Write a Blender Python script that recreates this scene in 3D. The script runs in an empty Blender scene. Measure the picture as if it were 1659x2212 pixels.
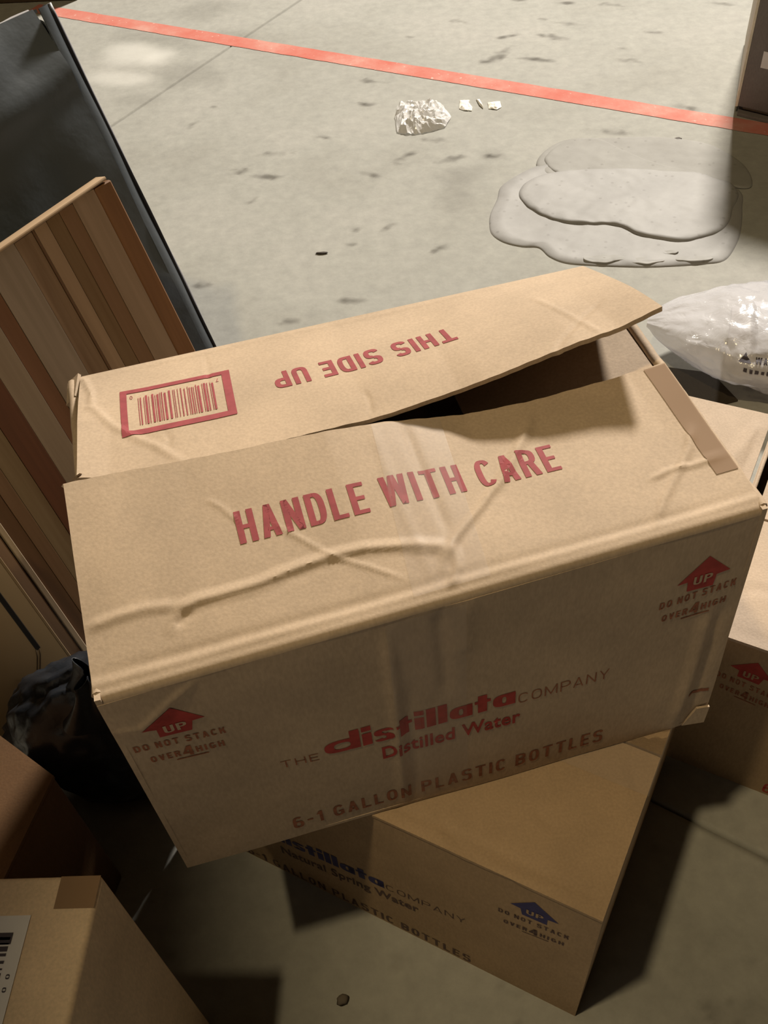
import bpy, bmesh, math, random
import numpy as np
from mathutils import Vector, Matrix, noise

random.seed(7)
COL = bpy.context.scene.collection

# ------------------------------------------------------------------ camera, world, lights, exposure
scene = bpy.context.scene
cam_d = bpy.data.cameras.new('camera')
cam_d.sensor_fit = 'VERTICAL'
cam_d.sensor_height = 24.0
cam_d.lens = 24.0 * 2120.0 / 2212.0
cam_d.clip_start = 0.02
cam = bpy.data.objects.new('camera', cam_d)
COL.objects.link(cam)
R_ = Vector((0.99518, -0.07344, -0.06499))
U_ = Vector((0.09806, 0.74527, 0.65951))
F_ = Vector((0.0, 0.66270, -0.74888))
cam.matrix_world = Matrix(((R_.x, U_.x, -F_.x, 0), (R_.y, U_.y, -F_.y, 0), (R_.z, U_.z, -F_.z, 1.09085), (0, 0, 0, 1)))
scene.camera = cam

world = bpy.data.worlds.new('world')
scene.world = world
world.use_nodes = True
bg = world.node_tree.nodes['Background']
bg.inputs[0].default_value = (1.0, 0.62, 0.26, 1)
bg.inputs[1].default_value = 0.012


def area(name, loc, target, size, power, color):
    d = bpy.data.lights.new(name, 'AREA')
    d.shape = 'DISK'
    d.size = size
    d.energy = power
    d.color = color
    o = bpy.data.objects.new(name, d)
    COL.objects.link(o)
    o.location = loc
    o.rotation_euler = (Vector(target) - Vector(loc)).to_track_quat('-Z', 'Y').to_euler()
    return o


area('far_ceiling_lamp', (2.6, 6.2, 4.75), (0.1, 1.0, 0.2), 0.75, 1080, (1.0, 0.93, 0.82))
area('near_ceiling_lamp', (-1.0, -0.15, 4.3), (0.0, 0.4, 0.3), 0.2, 66, (1.0, 0.79, 0.45))

vs = scene.view_settings
vs.view_transform = 'Standard'
vs.look = 'None'
vs.gamma = 1.0
vs.use_curve_mapping = False
vs.exposure = 0.0

# ------------------------------------------------------------------ helpers
WL = {}


def link(name, me, mat, parent=None):
    o = bpy.data.objects.new(name, me)
    COL.objects.link(o)
    if mat is not None and not me.materials:
        me.materials.append(mat)
    if parent is not None:
        off = WL[parent.name]
        me.transform(Matrix.Translation(-off))
        o.parent = parent
        WL[o.name] = off.copy()
    else:
        WL[o.name] = Vector((0, 0, 0))
    return o


def mesh(verts, faces, smooth=False, sharp=None):
    me = bpy.data.meshes.new('m')
    me.from_pydata([tuple(map(float, v)) for v in verts], [], faces)
    me.update()
    if smooth:
        me.polygons.foreach_set('use_smooth', [True] * len(me.polygons))
        if sharp:
            me.set_sharp_from_angle(angle=math.radians(sharp))
    return me


def bmmesh(bm, smooth=False, sharp=None):
    me = bpy.data.meshes.new('m')
    bm.to_mesh(me)
    bm.free()
    if smooth:
        me.polygons.foreach_set('use_smooth', [True] * len(me.polygons))
        if sharp:
            me.set_sharp_from_angle(angle=math.radians(sharp))
    return me


def tag(o, label=None, cat=None, group=None, kind=None):
    for k, v in (('label', label), ('category', cat), ('group', group), ('kind', kind)):
        if v:
            o[k] = v
    return o


def thing(name, loc, label, cat, group=None):
    o = bpy.data.objects.new(name, None)
    COL.objects.link(o)
    o.location = loc
    o.empty_display_size = 0.05
    WL[o.name] = Vector(loc)
    return tag(o, label, cat, group)


A = lambda *x: np.array(x, float)


def polycurve(us, pts):
    us = np.array(us)
    pts = np.array(pts, float)
    return lambda u: np.array([np.interp(u, us, pts[:, k]) for k in range(3)])


def bil(a, b, c, d):
    a, b, c, d = A(*a), A(*b), A(*c), A(*d)
    return lambda u, v: a * (1 - u) * (1 - v) + b * u * (1 - v) + c * u * v + d * (1 - u) * v


def normal_of(S, u, v):
    h = 0.004
    du = S(u + h, v) - S(u - h, v)
    dv = S(u, v + h) - S(u, v - h)
    n = np.cross(du, dv)
    return n / (np.linalg.norm(n) + 1e-12)


def seg_dist(px, py, pl):
    best, bt = 1e9, 0.0
    tot = len(pl) - 1
    for i in range(tot):
        ax, ay = pl[i]
        bx, by = pl[i + 1]
        dx, dy = bx - ax, by - ay
        L2 = dx * dx + dy * dy + 1e-12
        t = max(0.0, min(1.0, ((px - ax) * dx + (py - ay) * dy) / L2))
        d = math.hypot(px - ax - dx * t, py - ay - dy * t)
        if d < best:
            best, bt = d, (i + t) / tot
    return best, bt


def creaser(creases, LU, LV, wave=0.0, seed=0.0, fine=0.0):
    """height field from fold lines (polylines in u,v), plus broad warping"""
    cr = [([(u * LU, v * LV) for u, v in pl], w, a, kind) for pl, w, a, kind in creases]

    def D(u, v):
        x, y = u * LU, v * LV
        h = 0.0
        for pl, w, a, kind in cr:
            d, t = seg_dist(x, y, pl)
            if d < 3 * w:
                tp = min(1.0, 6 * t + 0.25, 6 * (1 - t) + 0.25)
                if kind == 'tent':
                    h += a * tp * max(0.0, 1 - d / w)
                else:
                    h += a * tp * math.exp(-(d / w) ** 2)
        if wave:
            h += wave * noise.noise((x * 9 + seed, y * 9, seed))
        if fine:
            h += fine * noise.noise((x * 60 + seed, y * 60, seed))
        return h
    return D


def surf(S, D=None):
    if D is None:
        return S
    return lambda u, v: S(u, v) + normal_of(S, u, v) * D(u, v)


def sheet(S, nu, nv, t=0.004, edge=0.0, u0=0, u1=1, v0=0, v1=1):
    """closed sheet of thickness t hanging below surface S"""
    top, bot = [], []
    for j in range(nv + 1):
        v = v0 + (v1 - v0) * j / nv
        for i in range(nu + 1):
            u = u0 + (u1 - u0) * i / nu
            P = S(u, v)
            n = normal_of(S, u, v)
            if edge and j == nv:
                P = P + n * 0 + A(0, 0, 0) + edge * noise.noise((u * 40, 3.1, 0.2)) * A(0.2, 0.97, 0)
            top.append(P)
            bot.append(P - n * t)
    N = len(top)
    W = nu + 1
    f = []
    for j in range(nv):
        for i in range(nu):
            a = j * W + i
            f.append((a, a + 1, a + W + 1, a + W))
            f.append((N + a, N + a + W, N + a + W + 1, N + a + 1))
    for i in range(nu):
        f.append((i, N + i, N + i + 1, i + 1))
        a = nv * W + i
        f.append((a, a + 1, N + a + 1, N + a))
    for j in range(nv):
        a = j * W
        f.append((a, a + W, N + a + W, N + a))
        a = j * W + nu
        f.append((a, N + a, N + a + W, a + W))
    return mesh(top + bot, f, True, 40)


def hexa(bot, top, bev=0.004, seg=3):
    """bot, top: four corners each, counter-clockwise"""
    bm = bmesh.new()
    v = [bm.verts.new(p) for p in list(bot) + list(top)]
    bm.faces.new(v[3::-1])
    bm.faces.new(v[4:])
    for i in range(4):
        j = (i + 1) % 4
        bm.faces.new((v[i], v[j], v[4 + j], v[4 + i]))
    if bev:
        bmesh.ops.bevel(bm, geom=bm.edges[:], offset=bev, segments=seg, profile=0.5, affect='EDGES')
    bmesh.ops.recalc_face_normals(bm, faces=bm.faces[:])
    return bmmesh(bm, True, 35)


def text2d(s, bold=0.0, shear=0.0, spacing=1.0):
    cu = bpy.data.curves.new('t', 'FONT')
    cu.body = s
    cu.size = 1.0
    cu.offset = bold
    cu.shear = shear
    cu.space_character = spacing
    cu.resolution_u = 4
    o = bpy.data.objects.new('t', cu)
    COL.objects.link(o)
    dg = bpy.context.evaluated_depsgraph_get()
    me = bpy.data.meshes.new_from_object(o.evaluated_get(dg))
    bpy.data.objects.remove(o)
    bpy.data.curves.remove(cu)
    return me


def place2d(me, S, B0, B1, T0, y0=0.0, cut=(30, 6), lift=0.0004, normalize=True):
    """lay a flat outline on surface S: its box is fitted to baseline B0-B1 and top T0 (all u,v)"""
    bm = bmesh.new()
    bm.from_mesh(me)
    bpy.data.meshes.remove(me)
    xs = [v.co.x for v in bm.verts]
    ys = [v.co.y for v in bm.verts]
    x0, x1, y1 = min(xs), max(xs), max(ys)
    if not normalize:
        x0, x1, y0, y1 = 0, 1, 0, 1
    xs0, xs1, ys0, ys1 = min(xs), max(xs), min(ys), max(ys)
    for k in range(1, cut[0]):
        bmesh.ops.bisect_plane(bm, geom=bm.verts[:] + bm.edges[:] + bm.faces[:], dist=1e-6,
                               plane_co=(xs0 + (xs1 - xs0) * k / cut[0], 0, 0), plane_no=(1, 0, 0))
    for k in range(1, cut[1]):
        bmesh.ops.bisect_plane(bm, geom=bm.verts[:] + bm.edges[:] + bm.faces[:], dist=1e-6,
                               plane_co=(0, ys0 + (ys1 - ys0) * k / cut[1], 0), plane_no=(0, 1, 0))
    B0, B1, T0 = A(*B0), A(*B1), A(*T0)
    for v in bm.verts:
        q = B0 + (B1 - B0) * ((v.co.x - x0) / (x1 - x0)) + (T0 - B0) * ((v.co.y - y0) / (y1 - y0))
        v.co = Vector(S(*q) + normal_of(S, *q) * lift)
    return bmmesh(bm)


def polys2d(polys):
    vs_, fs = [], []
    for p in polys:
        k = len(vs_)
        vs_ += [(x, y, 0) for x, y in p]
        fs.append(tuple(range(k, k + len(p))))
    return mesh(vs_, fs)


def decal(S, polys, cut=(6, 4), lift=0.0004):
    return place2d(polys2d(polys), S, (0, 0), (1, 0), (0, 1), cut=cut, lift=lift, normalize=False)


# ------------------------------------------------------------------ materials
def new_mat(name):
    m = bpy.data.materials.new(name)
    m.use_nodes = True
    nt = m.node_tree
    b = nt.nodes['Principled BSDF']
    return m, nt, b


def nd(nt, typ, **kw):
    n = nt.nodes.new(typ)
    for k, v in kw.items():
        if k in n.inputs:
            n.inputs[k].default_value = v
        else:
            setattr(n, k, v)
    return n


def ramp(nt, stops):
    r = nt.nodes.new('ShaderNodeValToRGB')
    e = r.color_ramp.elements
    e[0].position, e[0].color = stops[0][0], (*stops[0][1], 1)
    e[1].position, e[1].color = stops[-1][0], (*stops[-1][1], 1)
    for p, c in stops[1:-1]:
        x = e.new(p)
        x.color = (*c, 1)
    return r


def mixrgb(nt, a, b, fac, mode='MIX'):
    m = nt.nodes.new('ShaderNodeMix')
    m.data_type = 'RGBA'
    m.blend_type = mode
    for sock, val in ((m.inputs[0], fac), (m.inputs[6], a), (m.inputs[7], b)):
        if hasattr(val, 'is_linked'):
            nt.links.new(val, sock)
        elif isinstance(val, (int, float)):
            sock.default_value = val
        else:
            sock.default_value = (*val, 1)
    return m.outputs[2]


def scl(c, k):
    return tuple(x * k for x in c)


def cardboard(name, c, rough=0.72, var=0.10, bump=0.12, spec=0.25):
    m, nt, b = new_mat(name)
    tc = nd(nt, 'ShaderNodeTexCoord')
    n1 = nd(nt, 'ShaderNodeTexNoise', Scale=14.0, Detail=5.0, Roughness=0.6)
    n2 = nd(nt, 'ShaderNodeTexNoise', Scale=420.0, Detail=3.0)
    mp = nd(nt, 'ShaderNodeMapping')
    mp.inputs['Scale'].default_value = (1.0, 1.0, 0.35)
    nt.links.new(tc.outputs['Object'], n1.inputs['Vector'])
    nt.links.new(tc.outputs['Object'], mp.inputs['Vector'])
    nt.links.new(mp.outputs['Vector'], n2.inputs['Vector'])
    r1 = ramp(nt, [(0.3, scl(c, 1 - var)), (0.7, scl(c, 1 + var))])
    nt.links.new(n1.outputs['Fac'], r1.inputs['Fac'])
    r2 = ramp(nt, [(0.3, (0.90, 0.90, 0.90)), (0.7, (1.06, 1.06, 1.06))])
    nt.links.new(n2.outputs['Fac'], r2.inputs['Fac'])
    out = mixrgb(nt, r1.outputs['Color'], r2.outputs['Color'], 1.0, 'MULTIPLY')
    nt.links.new(out, b.inputs['Base Color'])
    b.inputs['Roughness'].default_value = rough
    b.inputs['Specular IOR Level'].default_value = spec
    bp = nd(nt, 'ShaderNodeBump', Strength=bump, Distance=0.002)
    nt.links.new(n2.outputs['Fac'], bp.inputs['Height'])
    nt.links.new(bp.outputs['Normal'], b.inputs['Normal'])
    return m


def plain(name, c, rough=0.5, spec=0.4, var=0.08, scale=40.0, bump=0.0, bscale=30.0, bdist=0.004):
    m, nt, b = new_mat(name)
    tc = nd(nt, 'ShaderNodeTexCoord')
    n1 = nd(nt, 'ShaderNodeTexNoise', Scale=scale, Detail=4.0)
    nt.links.new(tc.outputs['Object'], n1.inputs['Vector'])
    r1 = ramp(nt, [(0.3, scl(c, 1 - var)), (0.7, scl(c, 1 + var))])
    nt.links.new(n1.outputs['Fac'], r1.inputs['Fac'])
    nt.links.new(r1.outputs['Color'], b.inputs['Base Color'])
    b.inputs['Roughness'].default_value = rough
    b.inputs['Specular IOR Level'].default_value = spec
    if bump:
        n2 = nd(nt, 'ShaderNodeTexNoise', Scale=bscale, Detail=6.0)
        nt.links.new(tc.outputs['Object'], n2.inputs['Vector'])
        bp = nd(nt, 'ShaderNodeBump', Strength=bump, Distance=bdist)
        nt.links.new(n2.outputs['Fac'], bp.inputs['Height'])
        nt.links.new(bp.outputs['Normal'], b.inputs['Normal'])
    return m


def film(name, c, trans=0.5, rough=0.2, bump=0.0, bscale=40.0, gl=0.5):
    """thin clear plastic: part transparent, part pale glossy"""
    m, nt, b = new_mat(name)
    b.inputs['Base Color'].default_value = (*c, 1)
    b.inputs['Roughness'].default_value = rough
    b.inputs['Specular IOR Level'].default_value = gl
    tr = nd(nt, 'ShaderNodeBsdfTransparent')
    mx = nd(nt, 'ShaderNodeMixShader')
    mx.inputs[0].default_value = trans
    nt.links.new(b.outputs[0], mx.inputs[1])
    nt.links.new(tr.outputs[0], mx.inputs[2])
    nt.links.new(mx.outputs[0], nt.nodes['Material Output'].inputs['Surface'])
    if bump:
        tc = nd(nt, 'ShaderNodeTexCoord')
        n2 = nd(nt, 'ShaderNodeTexNoise', Scale=bscale, Detail=4.0, Distortion=1.2)
        nt.links.new(tc.outputs['Object'], n2.inputs['Vector'])
        bp = nd(nt, 'ShaderNodeBump', Strength=bump, Distance=0.004)
        nt.links.new(n2.outputs['Fac'], bp.inputs['Height'])
        nt.links.new(bp.outputs['Normal'], b.inputs['Normal'])
    return m


def wood(name, c1, c2, direction):
    m, nt, b = new_mat(name)
    tc = nd(nt, 'ShaderNodeTexCoord')
    q = Vector(direction).to_track_quat('Z', 'X')
    mp = nd(nt, 'ShaderNodeMapping')
    mp.vector_type = 'TEXTURE'
    mp.inputs['Rotation'].default_value = q.to_euler()
    mp2 = nd(nt, 'ShaderNodeMapping')
    mp2.inputs['Scale'].default_value = (110, 110, 5)
    nt.links.new(tc.outputs['Object'], mp.inputs['Vector'])
    nt.links.new(mp.outputs['Vector'], mp2.inputs['Vector'])
    n1 = nd(nt, 'ShaderNodeTexNoise', Scale=1.0, Detail=5.0, Distortion=0.4)
    nt.links.new(mp2.outputs['Vector'], n1.inputs['Vector'])
    r1 = ramp(nt, [(0.25, c2), (0.75, c1)])
    nt.links.new(n1.outputs['Fac'], r1.inputs['Fac'])
    nt.links.new(r1.outputs['Color'], b.inputs['Base Color'])
    b.inputs['Roughness'].default_value = 0.55
    b.inputs['Specular IOR Level'].default_value = 0.3
    return m


KRAFT = (0.43, 0.325, 0.23)
M_CARD = cardboard('kraft_cardboard', KRAFT, bump=0.07)
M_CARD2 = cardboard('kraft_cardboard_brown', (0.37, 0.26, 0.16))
M_CARD3 = cardboard('kraft_cardboard_pale', (0.45, 0.35, 0.265))
M_CARD4 = cardboard('kraft_cardboard_shaded', (0.10, 0.050, 0.020))  # for the unlit left box: its shade is darkened into this colour
M_CARD5 = cardboard('kraft_cardboard_tan', (0.66, 0.51, 0.35), bump=0.06)
M_EDGE = cardboard('corrugated_edge', (0.20, 0.14, 0.085))
M_RED = plain('red_ink', (0.27, 0.058, 0.064), 0.7, 0.2, 0.14, 120)
M_RED2 = plain('dark_red_ink', (0.34, 0.045, 0.04), 0.7, 0.2, 0.18, 120)
M_RED3 = plain('faded_red_brown_ink', (0.27, 0.10, 0.055), 0.7, 0.2, 0.25, 160)
M_BLUE = plain('blue_ink', (0.035, 0.035, 0.13), 0.6, 0.3, 0.15, 120)
M_BLUE2 = plain('brownish_blue_ink', (0.10, 0.065, 0.06), 0.7, 0.2, 0.2, 160)
M_TAPE = film('clear_tape', (0.55, 0.48, 0.43), 0.93, 0.42, 0.0)
M_TAPEB = film('tan_tape', (0.30, 0.19, 0.11), 0.35, 0.6, 0.0, gl=0.15)

# ------------------------------------------------------------------ floor: concrete slabs with saw-cut joints
D1 = A(0.588, 0.809)
D2 = A(0.809, -0.588)
T0_, S0_ = -1.773, 0.551
MARKS = [(0.613,2.698,0.018,-0.24),(0.719,2.660,0.030,-0.45),(0.494,2.746,0.019,-0.24),(0.992,2.600,0.026,-0.46),(0.536,2.612,0.017,-0.23),(0.598,2.566,0.037,-0.55),(0.435,2.531,0.026,0.17),(0.543,2.500,0.036,-0.54),(0.386,2.424,0.051,0.83),(0.483,2.384,0.031,-0.41),(0.695,2.398,0.017,-0.34),(0.689,2.335,0.033,-0.42),(0.757,2.078,0.033,-0.50),(0.324,2.645,0.026,-0.54),(0.189,2.582,0.015,-0.23),(0.788,2.471,0.026,-0.43),(0.188,2.044,0.036,-0.20),(0.576,2.006,0.039,-0.34),(0.121,1.984,0.028,0.81),(0.225,1.958,0.032,0.21),(0.307,1.952,0.020,-0.19),(0.061,1.717,0.021,0.67),(0.155,1.626,0.022,0.41),(0.064,2.360,0.032,-0.39),(0.057,2.242,0.018,-0.21),(-0.357,2.225,0.017,0.86),(-0.309,2.304,0.009,-0.20),(-0.057,2.106,0.018,-0.36),(-0.170,2.055,0.032,-0.09),(-0.231,1.991,0.030,0.08),(-0.177,1.957,0.032,-0.28),(-0.206,1.873,0.022,0.85),(0.043,1.923,0.022,-0.50),(0.001,1.723,0.016,0.29),(-0.007,1.671,0.012,-0.17),(-0.017,1.488,0.027,-0.16),(-0.137,1.445,0.015,0.12),(-0.303,1.580,0.014,-0.16)]  # floor scuffs, plus a painted piece of shadow just below the plastic wrap
CLOUDS = [(0.231,1.878,0.055,0.07,-0.98,0.26),(0.210,1.797,0.04,0.05,-0.18,0.16),(0.307,1.952,0.03,0.025,0,0.18),(-0.376,2.901,0.10,0.08,-0.24,0.22),(-0.485,2.723,0.13,0.05,-0.50,0.24),(-0.291,2.693,0.09,0.05,-0.57,0.18),(-0.40,2.50,0.08,0.10,0.9,0.22),(-0.50,2.38,0.09,0.03,-0.3,0.16),
          (-0.521,2.646,0.085,0.075,-0.3,-0.62),(-0.545,2.505,0.10,0.04,-0.3,-0.5),(-0.46,2.60,0.05,0.05,0.3,-0.4),(0.05,1.35,0.35,0.18,0.2,0.05),(0.9,1.75,0.12,0.2,0.6,0.08),(0.26,0.28,0.18,0.08,0.1,0.12),(0.31,0.25,0.05,0.02,0.1,0.12)]


def value_noise(rng, X, Y, cell):
    gx, gy = X / cell, Y / cell
    ix, iy = np.floor(gx).astype(int), np.floor(gy).astype(int)
    tab = rng.random((256, 256))
    fx, fy = gx - ix, gy - iy
    fx, fy = fx * fx * (3 - 2 * fx), fy * fy * (3 - 2 * fy)
    g = lambda a, b: tab[a % 256, b % 256]
    return (g(ix, iy) * (1 - fx) + g(ix + 1, iy) * fx) * (1 - fy) + (g(ix, iy + 1) * (1 - fx) + g(ix + 1, iy + 1) * fx) * fy


def stain_shadow_field(X, Y):
    rng = np.random.default_rng(5)
    nz = value_noise(rng, X, Y, 0.012) * 0.6 + value_noise(rng, X, Y, 0.03) * 0.4
    nb = value_noise(rng, X, Y, 0.06) * 0.6 + value_noise(rng, X, Y, 0.15) * 0.4
    s = np.zeros_like(X)
    for k, (x, y, h, a) in enumerate(MARKS):
        c, sn = math.cos(a), math.sin(a)
        dx, dy = X - x, Y - y
        u = (dx * c + dy * sn) / (h * 1.05)
        w = (-dx * sn + dy * c) / max(0.009, h * 0.33)
        m = np.clip(1.25 - np.sqrt(u * u + w * w) + (nz - 0.5) * 1.5, 0, 1)
        s = np.maximum(s, m * (0.62 if k != 35 else 0.75) * (0.4 + 0.9 * nz))
    for x, y, ru, rv, a, k in CLOUDS:
        c, sn = math.cos(a), math.sin(a)
        dx, dy = X - x, Y - y
        u = (dx * c + dy * sn) / ru
        w = (-dx * sn + dy * c) / rv
        m = np.clip(1.3 - np.sqrt(u * u + w * w) + (nb - 0.5) * 1.0, 0, 1)
        m = m * m * (3 - 2 * m)
        s = s + m * k
    # pitted, rougher concrete near the front
    pit = np.clip((nz - 0.74) * 6, 0, 1)
    s = s + pit * (0.05 + 0.22 * np.clip((0.55 - Y) / 0.3, 0, 1))
    return s


def concrete():
    m, nt, b = new_mat('concrete')
    tc = nd(nt, 'ShaderNodeTexCoord')
    at = nd(nt, 'ShaderNodeAttribute')
    at.attribute_name = 'stain_shadow'
    n1 = nd(nt, 'ShaderNodeTexNoise', Scale=2.2, Detail=6.0, Roughness=0.62)
    n2 = nd(nt, 'ShaderNodeTexNoise', Scale=38.0, Detail=6.0, Roughness=0.7)
    for n in (n1, n2):
        nt.links.new(tc.outputs['Object'], n.inputs['Vector'])
    r1 = ramp(nt, [(0.3, (0.265, 0.258, 0.235)), (0.5, (0.305, 0.300, 0.277)), (0.7, (0.335, 0.325, 0.302))])
    nt.links.new(n1.outputs['Fac'], r1.inputs['Fac'])
    r2 = ramp(nt, [(0.3, (0.88, 0.88, 0.88)), (0.7, (1.09, 1.09, 1.08))])
    nt.links.new(n2.outputs['Fac'], r2.inputs['Fac'])
    base = mixrgb(nt, r1.outputs['Color'], r2.outputs['Color'], 1.0, 'MULTIPLY')
    pos = nd(nt, 'ShaderNodeMath', operation='MAXIMUM')
    nt.links.new(at.outputs['Fac'], pos.inputs[0])
    pos.inputs[1].default_value = 0.0
    d = mixrgb(nt, base, (0.05, 0.043, 0.035), pos.outputs[0])
    neg = nd(nt, 'ShaderNodeMath', operation='MULTIPLY')
    nt.links.new(at.outputs['Fac'], neg.inputs[0])
    neg.inputs[1].default_value = -1.0
    neg.use_clamp = True
    d = mixrgb(nt, d, (0.52, 0.51, 0.48), neg.outputs[0])
    nt.links.new(d, b.inputs['Base Color'])
    b.inputs['Roughness'].default_value = 0.8
    b.inputs['Specular IOR Level'].default_value = 0.15
    bp = nd(nt, 'ShaderNodeBump', Strength=0.25, Distance=0.002)
    nt.links.new(n2.outputs['Fac'], bp.inputs['Height'])
    nt.links.new(bp.outputs['Normal'], b.inputs['Normal'])
    return m


M_CONC = concrete()
M_JOINT = plain('joint_dirt', (0.06, 0.05, 0.04), 0.9, 0.1)
floor = link('floor', mesh([(-7, -4, -0.03), (7, -4, -0.03), (7, 9, -0.03), (-7, 9, -0.03)], [(0, 1, 2, 3)]), M_JOINT)
tag(floor, kind='structure')


def slab(s_vals, t_vals):
    ns, n_t = len(s_vals), len(t_vals)
    Sg, Tg = np.meshgrid(s_vals, t_vals)
    X = D1[0] * Sg + D2[0] * Tg
    Y = D1[1] * Sg + D2[1] * Tg
    st = stain_shadow_field(X, Y)
    co = np.stack([X, Y, np.zeros_like(X)], -1).reshape(-1, 3)
    idx = np.arange(ns * n_t).reshape(n_t, ns)
    q = np.stack([idx[:-1, :-1], idx[1:, :-1], idx[1:, 1:], idx[:-1, 1:]], -1).reshape(-1, 4)
    per = list(idx[0, :]) + list(idx[1:, -1]) + list(idx[-1, -2::-1]) + list(idx[-2:0:-1, 0])
    base = len(co)
    low = co[per].copy()
    low[:, 2] = -0.03
    co = np.vstack([co, low])
    sides = [(per[i], per[(i + 1) % len(per)], base + (i + 1) % len(per), base + i) for i in range(len(per))]
    q = np.vstack([q, np.array(sides)])
    me = bpy.data.meshes.new('slab')
    me.vertices.add(len(co))
    me.vertices.foreach_set('co', co.ravel())
    me.loops.add(q.size)
    me.loops.foreach_set('vertex_index', q.ravel().astype(np.int32))
    me.polygons.add(len(q))
    me.polygons.foreach_set('loop_start', np.arange(0, q.size, 4, dtype=np.int32))
    me.update(calc_edges=True)
    at = me.attributes.new('stain_shadow', 'FLOAT', 'POINT')
    at.data.foreach_set('value', np.concatenate([st.ravel(), np.full(len(low), 0.8)]).astype(np.float32))
    me.validate()
    link('slab', me, M_CONC, floor)


def span(a, b, fa, fb, step):
    """values from a to b, fine between fa and fb"""
    fa, fb = max(a, fa), min(b, fb)
    v = [a]
    if fa > a:
        v += list(np.linspace(a, fa, 9)[1:])
    n = max(1, int((fb - fa) / step))
    v += list(np.linspace(fa, fb, n + 1)[1:])
    if b > fb:
        v += list(np.linspace(fb, b, 9)[1:])
    return np.array(v)


g = 0.002
sA, sB = span(-3.4, S0_ - g, -0.15, 9, 0.008), span(S0_ + g, 6, -9, 3.1, 0.0062)
tA, tB = span(-4.5, T0_ - 0.0025, -2.7, 9, 0.0062), span(T0_ + 0.0025, 4, -9, 0.15, 0.0062)
slab(sB, tB)
slab(sB, tA)
slab(sA, tB)
slab(np.linspace(-3.4, S0_ - g, 9), tA[::12])

# red painted line
m, nt, b = new_mat('worn_red_paint')
tc = nd(nt, 'ShaderNodeTexCoord')
n1 = nd(nt, 'ShaderNodeTexNoise', Scale=7.0, Detail=6.0, Roughness=0.7)
n2 = nd(nt, 'ShaderNodeTexNoise', Scale=90.0, Detail=3.0)
for n in (n1, n2):
    nt.links.new(tc.outputs['Object'], n.inputs['Vector'])
r1 = ramp(nt, [(0.34, (0.45, 0.125, 0.095)), (0.52, (0.47, 0.18, 0.145)), (0.74, (0.50, 0.29, 0.245))])
nt.links.new(n1.outputs['Fac'], r1.inputs['Fac'])
r2 = ramp(nt, [(0.66, (0, 0, 0)), (0.74, (1, 1, 1))])
nt.links.new(n2.outputs['Fac'], r2.inputs['Fac'])
nt.links.new(mixrgb(nt, r1.outputs['Color'], (0.56, 0.38, 0.33), r2.outputs['Color']), b.inputs['Base Color'])
b.inputs['Roughness'].default_value = 0.8
b.inputs['Specular IOR Level'].default_value = 0.12
M_PAINT = m
la, lb = A(-0.86, 3.020), A(1.30, 1.706)
ld = (lb - la) / np.linalg.norm(lb - la)
ln = A(-ld[1], ld[0])
vs_, fs = [], []
NL = 160
for i in range(NL + 1):
    c = la + (lb - la) * i / NL
    w1 = 0.0265 + 0.002 * noise.noise((i * 0.31, 0, 0))
    w2 = 0.0265 + 0.002 * noise.noise((i * 0.31, 5, 0))
    vs_ += [(*(c + ln * w1), 0.0009), (*(c - ln * w2), 0.0009)]
for i in range(NL):
    fs.append((2 * i, 2 * i + 1, 2 * i + 3, 2 * i + 2))
o = link('painted_line', mesh(vs_, fs), M_PAINT, floor)
tag(o, 'worn red-orange painted line running across the concrete floor')


blocker = link('light_blocker_left', hexa([(-.70, -1.6, -.01), (-.63, -1.6, -.01), (-.63, .33, -.01), (-.70, .33, -.01)], [(-.70, -1.6, 2.42), (-.63, -1.6, 2.42), (-.63, .33, 2.42), (-.70, .33, 2.42)], .01), plain('blocker_grey', (.30, .28, .25), .8, .2))  # added out of view to block the near lamp from the bottom-left floor
tag(blocker, kind='structure')

# hardened cement spill
def blob(outline, h, z0=0.0, seed=0.0, rough=0.0015, c=None, rim=0.0):
    pts = np.array(outline, float)
    c = pts.mean(0) if c is None else A(*c)
    P = []
    n = len(pts)
    K = 6
    for i in range(n):                      # smooth closed spline
        p0, p1, p2, p3 = pts[i - 1], pts[i], pts[(i + 1) % n], pts[(i + 2) % n]
        for k in range(K):
            t = k / K
            P.append(0.5 * (2 * p1 + (p2 - p0) * t + (2 * p0 - 5 * p1 + 4 * p2 - p3) * t * t + (3 * p1 - p0 - 3 * p2 + p3) * t ** 3))
    P = np.array(P)
    N = len(P)
    rings = [(1.0, 0.0), (0.995, 0.35), (0.985, 0.68), (0.965, 0.92), (0.93, 1.0 + rim), (0.88, 1.0 + rim * 0.6)] + [(r, 1.0) for r in np.linspace(0.82, 0.06, 15)]
    vs_, fs = [], []
    for r, zf in rings:
        for i in range(N):
            q = c + (P[i] - c) * r
            z = h * zf
            if zf > 0.9:
                z += rough * noise.noise((q[0] * 45 + seed, q[1] * 45, 0)) + rough * 0.7 * noise.noise((q[0] * 14, q[1] * 14, seed))
            vs_.append((q[0], q[1], z0 + z))
    vs_.append((c[0], c[1], z0 + h))
    for k in range(len(rings) - 1):
        for i in range(N):
            j = (i + 1) % N
            fs.append((k * N + i, k * N + j, (k + 1) * N + j, (k + 1) * N + i))
    k = len(rings) - 1
    for i in range(N):
        fs.append((k * N + i, k * N + (i + 1) % N, len(vs_) - 1))
    return mesh(vs_, fs, True)


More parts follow.
